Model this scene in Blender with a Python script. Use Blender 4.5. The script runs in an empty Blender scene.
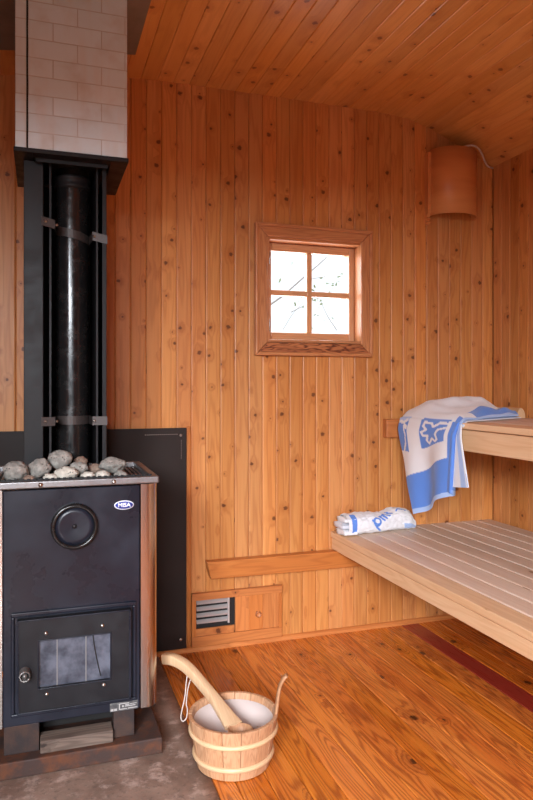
import bpy, bmesh, math, random
from mathutils import Vector, Matrix, noise
random.seed(7)
SC = bpy.context.scene
COL = SC.collection
PI = math.pi

# ------------------------------------------------------------------ mesh builder
class MB:
    def __init__(s):
        s.v = []; s.f = []; s.uv = []; s.r = []; s.m = []; s.sm = []
    def add(s, verts, faces, uvs=None, r=None, mi=0, M=None, smooth=False):
        b = len(s.v)
        for p in verts:
            p = Vector(p)
            s.v.append(M @ p if M else p)
        r = random.random() if r is None else r
        for i, f in enumerate(faces):
            s.f.append([b + k for k in f])
            s.uv.append(uvs[i] if uvs else [(verts[k][0] + verts[k][1] * .3, verts[k][2]) for k in f])
            s.r.append(r); s.m.append(mi); s.sm.append(smooth)
    def box(s, lo, hi, along=2, r=None, mi=0, M=None):
        x0, y0, z0 = lo; x1, y1, z1 = hi
        V = [(x0,y0,z0),(x1,y0,z0),(x1,y1,z0),(x0,y1,z0),(x0,y0,z1),(x1,y0,z1),(x1,y1,z1),(x0,y1,z1)]
        F = [(0,3,2,1),(4,5,6,7),(0,1,5,4),(2,3,7,6),(1,2,6,5),(3,0,4,7)]
        N = [2,2,1,1,0,0]
        o1, o2 = random.random()*5, random.random()*9
        uv = []
        for f, n in zip(F, N):
            if n == along:
                a, b = [k for k in range(3) if k != along]
            else:
                a = [k for k in range(3) if k not in (along, n)][0]; b = along
            uv.append([(V[k][a] + o1 + n*.37, V[k][b] + o2) for k in f])
        s.add(V, F, uv, r, mi, M)
    def tube(s, pts, rad, n=12, caps=True, mi=0, flat=1.0, up=(0,0,1), smooth=True):
        pts = [Vector(p) for p in pts]
        rad = rad if isinstance(rad, (list, tuple)) else [rad]*len(pts)
        V = []; F = []; UV = []
        L = 0; Ls = []
        for i, p in enumerate(pts):
            if i: L += (p - pts[i-1]).length
            Ls.append(L)
            d = (pts[min(i+1, len(pts)-1)] - pts[max(i-1, 0)]).normalized()
            u = Vector(up)
            a = d.cross(u)
            if a.length < 1e-4: a = d.cross(Vector((1,0,0)))
            a.normalize(); b = a.cross(d).normalized()
            for k in range(n):
                t = 2*PI*k/n
                V.append(p + a*math.cos(t)*rad[i] + b*math.sin(t)*rad[i]*flat)
        for i in range(len(pts)-1):
            for k in range(n):
                k2 = (k+1) % n
                F.append((i*n+k, i*n+k2, (i+1)*n+k2, (i+1)*n+k))
                c = 2*PI*rad[i]/n
                UV.append([(k*c, Ls[i]), ((k+1)*c, Ls[i]), ((k+1)*c, Ls[i+1]), (k*c, Ls[i+1])])
        if caps:
            F.append(tuple(range(n))[::-1]); UV.append([(V[k].x, V[k].y) for k in F[-1]])
            F.append(tuple((len(pts)-1)*n + k for k in range(n))); UV.append([(V[k].x, V[k].y) for k in F[-1]])
        s.add(V, F, UV, mi=mi, smooth=smooth)
    def lathe(s, prof, c=(0,0,0), n=48, axis='z', mi=0, smooth=True, a0=0, a1=2*PI, r=None):
        full = abs(a1 - a0 - 2*PI) < 1e-6
        m = n if full else n+1
        V = []; F = []; UV = []
        for (rr, h) in prof:
            for k in range(m):
                t = a0 + (a1-a0)*k/n
                x, y = rr*math.cos(t), rr*math.sin(t)
                V.append((c[0]+x, c[1]+y, c[2]+h) if axis == 'z' else (c[0]+x, c[1]-h, c[2]+y))
        for i in range(len(prof)-1):
            for k in range(n):
                k2 = (k+1) % m
                F.append((i*m+k, i*m+k2, (i+1)*m+k2, (i+1)*m+k))
                rr = prof[i][0]; w = rr*(a1-a0)/n
                UV.append([(k*w, prof[i][1]), ((k+1)*w, prof[i][1]), ((k+1)*w, prof[i+1][1]), (k*w, prof[i+1][1])])
        s.add(V, F, UV, mi=mi, smooth=smooth, r=r)
    def prism(s, poly, axis, lo, hi, mi=0, along=None, smooth=False):
        # poly: list of 2-D points in the two other axes; extruded lo..hi on axis
        o = [k for k in range(3) if k != axis]
        V = []
        for t in (lo, hi):
            for p in poly:
                q = [0,0,0]; q[axis] = t; q[o[0]] = p[0]; q[o[1]] = p[1]; V.append(tuple(q))
        n = len(poly); F = []; UV = []; L = 0
        for k in range(n):
            k2 = (k+1) % n
            l = math.dist(poly[k], poly[k2])
            F.append((k, k2, n+k2, n+k)); UV.append([(L, lo), (L+l, lo), (L+l, hi), (L, hi)]); L += l
        F.append(tuple(range(n))[::-1]); UV.append([(poly[k][0], poly[k][1]) for k in F[-1]])
        F.append(tuple(n+k for k in range(n))); UV.append([(poly[k-n][0], poly[k-n][1]) for k in F[-1]])
        s.add(V, F, UV, mi=mi, smooth=smooth)
    def build(s, name, mats, parent=None, bevel=0, seg=2, structure=False, origin=None, subsurf=0, fixn=False):
        me = bpy.data.meshes.new(name)
        o0 = Vector(origin) if origin else Vector((0,0,0))
        me.from_pydata([tuple(v - o0) for v in s.v], [], s.f)
        ul = me.uv_layers.new(name='UVMap')
        i = 0
        for uv in s.uv:
            for c in uv:
                ul.data[i].uv = c; i += 1
        at = me.attributes.new('rnd', 'FLOAT', 'FACE')
        at.data.foreach_set('value', s.r)
        for p, mi, sm in zip(me.polygons, s.m, s.sm):
            p.material_index = mi; p.use_smooth = sm
        mats = mats if isinstance(mats, (list, tuple)) else [mats]
        for m in mats: me.materials.append(m)
        if fixn:
            bm = bmesh.new(); bm.from_mesh(me)
            bmesh.ops.recalc_face_normals(bm, faces=bm.faces); bm.to_mesh(me); bm.free()
        me.update()
        ob = bpy.data.objects.new(name, me); COL.objects.link(ob)
        ob.location = o0
        if parent:
            ob.parent = parent
            ob.matrix_parent_inverse = Matrix.Translation(parent.location).inverted()
        if structure: ob['kind'] = 'structure'
        if bevel:
            b = ob.modifiers.new('bevel', 'BEVEL'); b.width = bevel; b.segments = seg
            b.limit_method = 'ANGLE'; b.angle_limit = math.radians(40)
        if subsurf:
            b = ob.modifiers.new('sub', 'SUBSURF'); b.levels = subsurf; b.render_levels = subsurf
        return ob

def tag(o, label, cat=None, group=None):
    o['label'] = label
    if cat: o['category'] = cat
    if group: o['group'] = group
    return o
def thing(name, label, cat, loc, group=None):
    o = bpy.data.objects.new(name, None); COL.objects.link(o)
    o.location = loc; o.empty_display_size = .05
    return tag(o, label, cat, group)

# ------------------------------------------------------------------ materials
def srgb(r, g, b):
    f = lambda c: (c/255)/12.92 if c/255 <= .04045 else ((c/255+.055)/1.055)**2.4
    return (f(r), f(g), f(b), 1)
class NT:
    def __init__(s, name):
        s.mat = bpy.data.materials.new(name); s.mat.use_nodes = True
        s.t = s.mat.node_tree; s.n = s.t.nodes; s.b = s.n['Principled BSDF']; s.out = s.n['Material Output']
    def node(s, kind, **kw):
        n = s.n.new(kind)
        for k, v in kw.items(): setattr(n, k, v)
        return n
    def put(s, sock, v):
        if hasattr(v, 'is_linked') or isinstance(v, bpy.types.NodeSocket): s.t.links.new(v, sock)
        else: sock.default_value = v
    def math(s, op, a, b=None, clamp=False):
        n = s.node('ShaderNodeMath', operation=op, use_clamp=clamp)
        s.put(n.inputs[0], a)
        if b is not None: s.put(n.inputs[1], b)
        return n.outputs[0]
    def vmul(s, a, b):
        n = s.node('ShaderNodeVectorMath', operation='MULTIPLY'); s.put(n.inputs[0], a); s.put(n.inputs[1], b); return n.outputs[0]
    def vadd(s, a, b):
        n = s.node('ShaderNodeVectorMath', operation='ADD'); s.put(n.inputs[0], a); s.put(n.inputs[1], b); return n.outputs[0]
    def mix(s, f, a, b, mode='MIX'):
        n = s.node('ShaderNodeMix', data_type='RGBA', blend_type=mode)
        s.put(n.inputs[0], f); s.put(n.inputs[6], a); s.put(n.inputs[7], b); return n.outputs[2]
    def noise(s, vec, scale=1, detail=3, rough=.55, dist=0):
        n = s.node('ShaderNodeTexNoise'); s.put(n.inputs['Vector'], vec); n.inputs['Scale'].default_value = scale
        n.inputs['Detail'].default_value = detail; n.inputs['Roughness'].default_value = rough; n.inputs['Distortion'].default_value = dist
        return n.outputs['Fac']
    def ramp(s, f, stops):
        n = s.node('ShaderNodeMapRange'); n.interpolation_type = 'SMOOTHSTEP'
        s.put(n.inputs[0], f); n.inputs[1].default_value = stops[0]; n.inputs[2].default_value = stops[1]
        n.inputs[3].default_value = stops[2]; n.inputs[4].default_value = stops[3]; return n.outputs[0]
    def bump(s, h, strength=.2, dist=.002):
        n = s.node('ShaderNodeBump'); n.inputs['Strength'].default_value = strength; n.inputs['Distance'].default_value = dist
        s.put(n.inputs['Height'], h); s.t.links.new(n.outputs[0], s.b.inputs['Normal'])
    def set(s, **kw):
        for k, v in kw.items(): s.put(s.b.inputs[k.replace('_', ' ')], v)
        return s

def wood(name, base, dark, light, knot, knots=.5, ring=7, ringamt=.5, var=.25, rough=.45, kscale=(9, 4.2), coat=0, fine=.25, spec=.4, grain=(14, 1.1)):
    t = NT(name)
    uv = t.node('ShaderNodeUVMap').outputs[0]
    rn = t.node('ShaderNodeAttribute', attribute_name='rnd').outputs['Fac']
    cmb = t.node('ShaderNodeCombineXYZ'); t.put(cmb.inputs[0], t.math('MULTIPLY', rn, 17.3)); t.put(cmb.inputs[1], t.math('MULTIPLY', rn, 31.7))
    p = t.vadd(uv, cmb.outputs[0])
    vor = t.node('ShaderNodeTexVoronoi'); vor.voronoi_dimensions = '2D'; t.put(vor.inputs['Vector'], t.vmul(p, (kscale[0], kscale[1], 0))); vor.inputs['Scale'].default_value = 1
    d = vor.outputs['Distance']
    sep = t.node('ShaderNodeSeparateColor'); t.put(sep.inputs[0], vor.outputs['Color'])
    gate = t.math('LESS_THAN', sep.outputs[0], knots)
    ksz = t.ramp(sep.outputs[1], (0, 1, .4, 1.5))
    dn = t.math('DIVIDE', d, ksz)
    dn = t.math('ADD', dn, t.math('MULTIPLY', t.math('SUBTRACT', t.noise(t.vmul(p, (70, 110, 0)), 1, 2), .5), .09))
    knotm = t.math('MULTIPLY', t.ramp(dn, (.035, .075, 1, 0)), gate)
    halo = t.math('MULTIPLY', t.ramp(dn, (.04, .38, 1, 0)), gate)
    n1 = t.noise(t.vmul(p, (grain[0], grain[1], 1)), 1, 2, .5)
    n1 = t.math('ADD', n1, t.math('MULTIPLY', halo, .10))
    rg = t.math('SINE', t.math('MULTIPLY', n1, ring*6.283*2))
    rg = t.math('MULTIPLY', t.math('ADD', rg, 1), .5)
    rg = t.math('POWER', rg, 2.2)
    fn = t.noise(t.vmul(p, (260, 5, 1)), 1, 3, .6)
    broad = t.noise(t.vmul(p, (9, .6, 1)), 1, 2)
    c = t.mix(t.ramp(broad, (.3, .7, 0, 1)), base, light)
    c = t.mix(t.math('MULTIPLY', rg, ringamt), c, dark)
    c = t.mix(t.math('MULTIPLY', t.ramp(fn, (.4, .75, 0, 1)), fine), c, dark)
    c = t.mix(t.math('MULTIPLY', halo, .38), c, dark)
    c = t.mix(t.math('MULTIPLY', knotm, .85), c, knot)
    hsv = t.node('ShaderNodeHueSaturation'); t.put(hsv.inputs['Color'], c)
    t.put(hsv.inputs['Value'], t.ramp(rn, (0, 1, 1-var*.62, 1+var*.38)))
    rn2 = t.math('FRACT', t.math('MULTIPLY', rn, 7.31))
    t.put(hsv.inputs['Saturation'], t.ramp(rn2, (0, 1, .995, .965)))
    t.set(Base_Color=hsv.outputs[0], Roughness=t.ramp(fn, (.3, .8, rough-.06, rough+.1)))
    t.b.inputs['Specular IOR Level'].default_value = spec
    if coat: t.b.inputs['Coat Weight'].default_value = coat; t.b.inputs['Coat Roughness'].default_value = .22
    t.bump(t.math('ADD', fn, t.math('MULTIPLY', rg, .5)), .12, .0012)
    return t.mat

M = {}
M['pine'] = wood('pine_panelling', srgb(201,128,65), srgb(162,86,34), srgb(213,146,82), srgb(88,42,18), knots=.62, ringamt=.34, var=.2, rough=.4, kscale=(9, 9.5), fine=.16, ring=4, grain=(16, 1.0))
M['pine_trim'] = wood('pine_trim', srgb(190,110,48), srgb(148,74,26), srgb(202,124,60), srgb(80,36,16), knots=.15, ringamt=.34, var=.12, rough=.42, kscale=(7, 7), fine=.18, ring=5)
M['casing'] = wood('window_casing_wood', srgb(190,122,74), srgb(146,80,44), srgb(202,138,90), srgb(80,36,18), knots=.05, ringamt=.4, var=.12, rough=.38, ring=6, grain=(22, 1.6), fine=.2)
M['sash'] = wood('backlit_sash_wood', srgb(206,150,104), srgb(170,104,66), srgb(216,166,122), srgb(80,36,18), knots=0, ringamt=.3, var=.06, rough=.36, ring=5, grain=(22, 1.6), fine=.2)  # paler than the casing: backlight glow put into the wood colour
M['figured'] = wood('figured_sill_wood', srgb(178,104,58), srgb(84,34,18), srgb(194,122,72), srgb(70,30,14), knots=.0, ringamt=.95, var=.05, rough=.4, ring=4, grain=(44, 7))
M['ceil'] = wood('ceiling_boards', srgb(220,154,80), srgb(184,110,46), srgb(230,168,96), srgb(124,66,28), knots=.6, ringamt=.2, var=.14, rough=.34, kscale=(9, 8), fine=.14, ring=4)
M['floor'] = wood('varnished_floor', srgb(208,110,26), srgb(128,48,8), srgb(222,130,40), srgb(50,22,12), knots=.4, ringamt=.62, var=.16, rough=.27, ring=11, kscale=(6.5, 4.6), grain=(10, .75), coat=.25, fine=.2, spec=.3)
M['red'] = wood('red_painted_board', srgb(146,36,20), srgb(118,26,14), srgb(154,44,26), srgb(80,20,10), knots=.1, ringamt=.25, var=.04, rough=.32, coat=.3)
M['bench'] = wood('bench_aspen', srgb(224,178,132), srgb(200,146,98), srgb(232,194,154), srgb(150,100,60), knots=.05, ringamt=.25, var=.12, rough=.48, ring=5, fine=.2)
M['grey_slat'] = wood('weathered_bench_slat', srgb(222,194,172), srgb(202,164,134), srgb(232,210,192), srgb(140,100,70), knots=.05, ringamt=.22, var=.16, rough=.48, ring=5, fine=.22)
M['bucket'] = wood('bucket_stave', srgb(188,138,100), srgb(150,98,62), srgb(198,152,116), srgb(140,90,50), knots=.0, ringamt=.42, var=.1, rough=.5, ring=6, grain=(34, 5))
M['pale'] = wood('pale_birch', srgb(208,168,126), srgb(184,138,96), srgb(216,182,144), srgb(150,100,60), knots=0, ringamt=.25, var=.05, rough=.42, ring=5, grain=(40, 3))
M['veneer'] = wood('lamp_veneer', srgb(206,132,70), srgb(178,102,48), srgb(214,142,80), srgb(120,60,30), knots=.0, ringamt=.3, var=.03, rough=.36, ring=3, grain=(7, 1.2), fine=.1)
M['billet'] = wood('sooty_billet', srgb(104,86,76), srgb(60,46,40), srgb(122,104,92), srgb(40,28,24), knots=.15, ringamt=.5, var=.1, rough=.8)

def plain(name, col, rough=.5, metal=0, spec=.5, nz=None, bump=0, bs=200):
    t = NT(name)
    if nz:
        col2, sc, amt = nz
        g = t.node('ShaderNodeTexCoord').outputs['Object']
        f = t.noise(g, sc, 5, .65)
        col = t.mix(t.math('MULTIPLY', t.ramp(f, (.42, .68, 0, 1)), amt), col, col2)
        t.put(t.b.inputs['Roughness'], t.ramp(f, (.3, .7, max(rough-.08, .05), rough+.12)))
    else: t.b.inputs['Roughness'].default_value = rough
    t.set(Base_Color=col, Metallic=float(metal)); t.b.inputs['Specular IOR Level'].default_value = spec
    if bump:
        g = t.node('ShaderNodeTexCoord').outputs['Object']
        t.bump(t.noise(g, bs, 4), bump, .002)
    return t.mat
M['black'] = plain('black_stove_enamel', srgb(24,26,36), .3, 0, .34, (srgb(34,37,50), 5, .5), .04, 300)
M['door'] = plain('black_cast_door', srgb(23,22,26), .42, 0, .32, (srgb(32,31,35), 14, .5), .12, 400)
M['pipe'] = plain('black_gloss_pipe', srgb(34,33,34), .2, .35, .6, (srgb(52,48,46), 30, .5), .03, 300)
M['steel'] = plain('dark_steel', srgb(30,28,30), .42, .05, .25, (srgb(40,36,36), 20, .5), .08, 300)
M['strap'] = plain('strap_steel', srgb(66,58,56), .45, .3, .4)
M['inner'] = plain('shield_inside', srgb(18,16,16), .6, 0, .3)
M['plate'] = plain('dark_wall_plate', srgb(40,32,30), .45, 0, .22, (srgb(48,39,36), 4, .5), .04, 300)
M['stainless'] = plain('stainless_trim', srgb(200,192,188), .26, 1, .5)
M['rim'] = plain('worn_rim_steel', srgb(142,140,142), .38, .9, .5, (srgb(120,112,106), 60, .6), .08, 300)
M['screw'] = plain('bright_screw', srgb(190,186,180), .3, 1)
M['rust'] = plain('rusty_base', srgb(62,46,42), .7, .1, .3, (srgb(104,60,36), 12, .8), .35, 120)
M['lump'] = plain('sooty_frame', srgb(48,40,40), .6, .1, .3, (srgb(76,54,44), 14, .7), .2, 150)
M['greysheet'] = plain('grey_ceiling_sheet', srgb(128,120,112), .5, .1, .4, (srgb(108,100,94), 4, .6))
M['liner'] = plain('bucket_liner', srgb(206,190,184), .4, 0, .5)
M['cable'] = plain('white_cable', srgb(206,196,190), .5)
M['cord'] = plain('hanging_cord', srgb(190,176,168), .6)
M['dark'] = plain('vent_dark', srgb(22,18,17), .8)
M['alu'] = plain('louvre_alu', srgb(206,206,206), .35, .6, .5)
M['hinge'] = plain('dark_hinge', srgb(46,40,42), .4, .7)
M['mark'] = plain('label_print', srgb(160,156,154), .5)
M['reflection'] = plain('painted_reflection', srgb(116,112,112), .4)  # grey of the reflections painted on the stove door glass
M['coil'] = plain('coil_steel', srgb(120,116,114), .35, .7)
M['labelbg'] = plain('label_faded', srgb(66,64,66), .5, 0, .4, (srgb(110,108,106), 60, .8))
M['white'] = plain('badge_white', srgb(236,236,244), .35)
M['blue'] = plain('badge_blue', srgb(44,58,150), .35)
M['leaf'] = plain('outdoor_leaf', srgb(178,196,150), .7)
M['bark'] = plain('outdoor_bark', srgb(196,190,186), .8)

def mk_stone(name, a, b):
    t = NT(name)
    g = t.node('ShaderNodeTexCoord').outputs['Object']
    f = t.noise(g, 45, 5, .65)
    c = t.mix(t.ramp(f, (.35, .65, 0, 1)), a, b)
    v = t.node('ShaderNodeTexVoronoi'); t.put(v.inputs['Vector'], g); v.inputs['Scale'].default_value = 130
    pit = t.math('MULTIPLY', t.ramp(v.outputs['Distance'], (.12, .38, 1, 0)), t.ramp(t.noise(g, 60, 2), (.48, .6, 0, 1)))
    c = t.mix(t.math('MULTIPLY', pit, .75), c, srgb(58,52,50))
    t.set(Base_Color=c); t.b.inputs['Roughness'].default_value = .9
    t.bump(t.math('SUBTRACT', f, pit), .8, .006)
    return t.mat
M['stone'] = mk_stone('sauna_stone_grey', srgb(128,124,118), srgb(164,158,150))
M['stone2'] = mk_stone('sauna_stone_pale', srgb(184,176,164), srgb(206,198,186))
M['stone3'] = mk_stone('sauna_stone_brown', srgb(128,104,90), srgb(152,130,114))

# chimney tiles
t = NT('glazed_chimney_tiles')
uv = t.node('ShaderNodeUVMap').outputs[0]
br = t.node('ShaderNodeTexBrick'); t.put(br.inputs['Vector'], uv)
br.inputs['Scale'].default_value = 1; br.inputs['Brick Width'].default_value = .144; br.inputs['Row Height'].default_value = .0565
br.inputs['Mortar Size'].default_value = .0016; br.inputs['Mortar Smooth'].default_value = .3; br.inputs['Bias'].default_value = 0
br.inputs['Color1'].default_value = srgb(214,224,228); br.inputs['Color2'].default_value = srgb(204,214,217); br.inputs['Mortar'].default_value = srgb(186,180,174)
f = t.noise(t.vmul(uv, (16, 3, 1)), 1, 4)
c = t.mix(t.math('MULTIPLY', t.ramp(f, (.45, .7, 0, 1)), .6), br.outputs['Color'], srgb(206,202,198))
f2 = t.noise(t.vadd(uv, (3, 5, 0)), 9, 3)
c = t.mix(t.math('MULTIPLY', t.ramp(f2, (.48, .72, 0, 1)), .45), c, srgb(184,172,160))
t.set(Base_Color=c); t.b.inputs['Roughness'].default_value = .33
t.bump(t.math('SUBTRACT', 1.0, br.outputs['Fac']), .5, .003)
M['tile'] = t.mat

# hearth concrete
t = NT('stained_concrete')
g = t.node('ShaderNodeTexCoord').outputs['Object']
f = t.noise(g, 5, 6, .62); f2 = t.noise(t.vadd(g, (4,2,1)), 14, 5, .7); f3 = t.noise(t.vadd(g, (9,2,1)), 60, 4, .7)
c = t.mix(t.ramp(f, (.35, .65, 0, 1)), srgb(112,88,76), srgb(142,116,102))
c = t.mix(t.math('MULTIPLY', t.ramp(f2, (.5, .68, 0, 1)), .7), c, srgb(184,158,146))
c = t.mix(t.math('MULTIPLY', t.ramp(f3, (.52, .7, 0, 1)), .5), c, srgb(70,58,54))
t.set(Base_Color=c); t.b.inputs['Roughness'].default_value = .62
t.bump(t.math('ADD', f2, f3), .3, .004)
M['concrete'] = t.mat

# window panes
def pane(name, tint, gloss=.08):
    t = NT(name)
    tr = t.node('ShaderNodeBsdfTransparent'); tr.inputs[0].default_value = tint
    gl = t.node('ShaderNodeBsdfGlossy'); gl.inputs['Roughness'].default_value = .03
    mx = t.node('ShaderNodeMixShader'); mx.inputs[0].default_value = gloss
    t.t.links.new(tr.outputs[0], mx.inputs[1]); t.t.links.new(gl.outputs[0], mx.inputs[2]); t.t.links.new(mx.outputs[0], t.out.inputs[0])
    return t.mat
M['pane'] = pane('window_glass', (.97,.98,1,1), .05)
t = NT('sooty_door_glass')
g = t.node('ShaderNodeTexCoord').outputs['Object']
f = t.noise(g, 16, 4, .6)
t.set(Base_Color=t.mix(t.ramp(f, (.3, .7, 0, 1)), srgb(46,48,58), srgb(96,98,110)))
t.b.inputs['Roughness'].default_value = .12
M['doorglass'] = t.mat

# printed terry cloth: colour comes from the weave pattern laid out below
t = NT('printed_terry')
a = t.node('ShaderNodeAttribute', attribute_name='weave').outputs['Color']
g = t.node('ShaderNodeTexCoord').outputs['Object']
f = t.noise(g, 420, 2)
t.set(Base_Color=t.mix(.12, a, f, 'OVERLAY'))
t.b.inputs['Roughness'].default_value = .95; t.b.inputs['Specular IOR Level'].default_value = .1
t.b.inputs['Sheen Weight'].default_value = .25
t.bump(f, .5, .002)
M['terry'] = t.mat

# ------------------------------------------------------------------ room dimensions
D = 2.73; XR = 2.076; XL = -.85; YF = -1.6; OX0, OX1, OZ0, OZ1 = -.78, .45, .35, 1.97; PITCH = .0619
prof = [(-1.0,2.13),(-.85,2.155),(-.6,2.20),(-.15,2.273),(.2,2.315),(.37,2.335),(.5,2.339),(1.0,2.341),(1.45,2.339),(1.57,2.332),(1.66,2.316),(1.75,2.288),(1.89,2.235),(2.2,2.10)]
def zc(x):
    for (a, za), (b, zb) in zip(prof, prof[1:]):
        if a <= x <= b: return za + (zb-za)*(x-a)/(b-a)
    return prof[0][1] if x < prof[0][0] else prof[-1][1]

# back wall of vertical boards with the window opening
WX0, WX1, WZ0, WZ1 = .918, 1.372, 1.284, 1.736
mb = MB()
k0 = math.floor((XL-.283)/PITCH)
x = .283 + k0*PITCH
while x < XR:
    a, b = max(x, XL), min(x+PITCH, XR)
    zt = min(zc(a), zc(b)) + .03
    r = random.random()
    if b <= WX0 or a >= WX1:
        # the vent cuts its own opening low down
        mb.box((a, D, 0), (b, D+.016, zt), 2, r)
    else:
        if a < WX0: mb.box((a, D, WZ0), (WX0, D+.016, WZ1), 2, r)
        if b > WX1: mb.box((WX1, D, WZ0), (b, D+.016, WZ1), 2, r)
        mb.box((a, D, 0), (b, D+.016, WZ0), 2, r)
        mb.box((a, D, WZ1), (b, D+.016, zt), 2, r)
    x += PITCH
# framing behind the boards
for lo, hi in (((XL-.1, D+.016, 0), (WX0, D+.13, 2.45)), ((WX1, D+.016, 0), (XR+.1, D+.13, 2.45)), ((WX0, D+.016, 0), (WX1, D+.13, WZ0)), ((WX0, D+.016, WZ1), (WX1, D+.13, 2.45))):
    mb.box(lo, hi, 2, .5)
mb.build('wall_back', M['pine'], bevel=.0048, seg=2, structure=True)

# right wall
mb = MB()
y = D
while y > YF:
    mb.box((XR, max(y-PITCH, YF), 0), (XR+.016, y, zc(XR)+.02), 2)
    y -= PITCH
mb.box((XR+.016, YF, 0), (XR+.1, D+.1, 2.4), 2, .5)
mb.build('wall_right', M['pine'], bevel=.0048, structure=True)
# left wall with a glazed opening towards the front
LY0, LY1 = -1.25, .35
mb = MB()
y = D
while y > YF:
    a, b = max(y-PITCH, YF), y
    r = random.random()
    if b <= LY0 or a >= LY1: mb.box((XL-.03, a, 0), (XL, b, zc(XL)+.02), 2, r)
    else:
        mb.box((XL-.03, a, 0), (XL, b, OZ0), 2, r); mb.box((XL-.03, a, OZ1), (XL, b, zc(XL)+.02), 2, r)
    y -= PITCH
mb.build('wall_left', M['pine'], bevel=.0048, structure=True)
mb = MB()
for lo, hi, al in (((XL, LY0-.06, OZ0-.06), (XL+.025, LY1+.06, OZ0), 1), ((XL, LY0-.06, OZ1), (XL+.025, LY1+.06, OZ1+.06), 1), ((XL, LY0-.06, OZ0), (XL+.025, LY0, OZ1), 2), ((XL, LY1, OZ0), (XL+.025, LY1+.06, OZ1), 2)):
    mb.box(lo, hi, al)
mb.build('window_3', M['pine_trim'], bevel=.003, structure=True)
# wall behind the viewer with a large glazed opening
mb = MB()
x = XL
while x < XR:
    a, b = x, min(x+PITCH, XR)
    r = random.random()
    if b <= OX0 or a >= OX1: mb.box((a, YF-.03, 0), (b, YF, zc(a)+.03), 2, r)
    else:
        mb.box((a, YF-.03, 0), (b, YF, OZ0), 2, r); mb.box((a, YF-.03, OZ1), (b, YF, zc(a)+.03), 2, r)
    x += PITCH
mb.build('wall_front', M['pine'], bevel=.003, structure=True)
mb = MB()
for lo, hi, al in (((OX0-.06, YF, OZ0-.06), (OX1+.06, YF+.025, OZ0), 0), ((OX0-.06, YF, OZ1), (OX1+.06, YF+.025, OZ1+.06), 0), ((OX0-.06, YF, OZ0), (OX0, YF+.025, OZ1), 2), ((OX1, YF, OZ0), (OX1+.06, YF+.025, OZ1), 2)):
    mb.box(lo, hi, al)
w2 = mb.build('window_2', M['pine_trim'], bevel=.003, structure=True)

# ceiling boards, following the curve
mb = MB()
x = .385 - 22*.066
while x < XR + .05:
    a, b = x, x+.066
    za, zb = zc(a), zc(b)
    o1, o2 = random.random()*5, random.random()*9
    y0 = YF-.05; y1 = D+.02
    V = [(a,y0,za),(b,y0,zb),(b,y1,zb),(a,y1,za),(a,y0,za+.016),(b,y0,zb+.016),(b,y1,zb+.016),(a,y1,za+.016)]
    F = [(0,3,2,1),(4,5,6,7),(0,1,5,4),(2,3,7,6),(1,2,6,5),(3,0,4,7)]
    uv = [[((V[k][0]-a)+o1, V[k][1]+o2) if i < 4 else (V[k][2]+o1, V[k][1]+o2) for k in f] for i, f in enumerate(F)]
    mb.add(V, F, uv)
    x += .066
n = len(prof)
V = [(p[0], YF-.1, p[1]+.03) for p in prof] + [(p[0], D+.12, p[1]+.03) for p in prof]
F = [(i, i+1, n+i+1, n+i) for i in range(n-1)]
mb.add(V, F)
mb.build('ceiling', M['ceil'], bevel=.0042, structure=True)

# floor boards (the hearth slab sits in a cut-out at the left)
HX = .455
mb = MB()
FP = .088
x = XL
edges = []
e = .69
while e > HX: e -= FP
edges = [HX]
e += FP
while e < XR: edges.append(e); e += FP
edges.append(XR)
for a, b in zip(edges, edges[1:]):
    red = abs((a+b)/2 - 1.65) < .044
    mb.box((a+.0006, YF, -.03), (b-.0006, D, 0), 1, mi=1 if red else 0)
a = XL
while a < HX-.01:
    b = min(a+FP, HX)
    mb.box((a, YF, -.03), (b, .9, 0), 1); a = b
mb.box((XL-.1, YF-.1, -.08), (XR+.1, D+.1, -.03), 1, .5)
mb.build('floor', [M['floor'], M['red']], bevel=.0024, seg=1, structure=True)
mb = MB()
nx, ny = 30, 44
V = []; F = []
for j in range(ny+1):
    for i in range(nx+1):
        X = XL + (HX-.002-XL)*i/nx; Y = .902 + (D-.002-.902)*j/ny
        V.append((X, Y, .0005 + .0012*noise.noise(Vector((X*9, Y*9, 0)))))
for j in range(ny):
    for i in range(nx): F.append((j*(nx+1)+i, j*(nx+1)+i+1, (j+1)*(nx+1)+i+1, (j+1)*(nx+1)+i))
mb.add(V, F, smooth=True)
ob = mb.build('hearth_slab', M['concrete'])
m = ob.modifiers.new('thick', 'SOLIDIFY'); m.thickness = .025; m.offset = -1
tag(ob, 'stained grey brown concrete hearth slab in the floor under stove', 'hearth')

# skirting strip
mb = MB()
q = [(D, .0), (D-.014, .0)] + [(D-.014*math.cos(t*PI/8), .006+.014*math.sin(t*PI/8)) for t in range(5)]
mb.prism([(p[0], p[1]) for p in q][::-1], 0, HX, XR)
mb.build('baseboard_back', M['pine_trim'], structure=True)
mb = MB(); mb.prism([(D, 0), (D-.014, 0), (D-.014, .012), (D, .022)][::-1], 0, XL, HX)
mb.build('baseboard_hearth', M['pine_trim'], structure=True)
mb = MB(); mb.box((.573, D-.006, .02), (.589, D, .93), 2)
mb.build('trim_1', M['pine_trim'], bevel=.002, structure=True)

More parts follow.
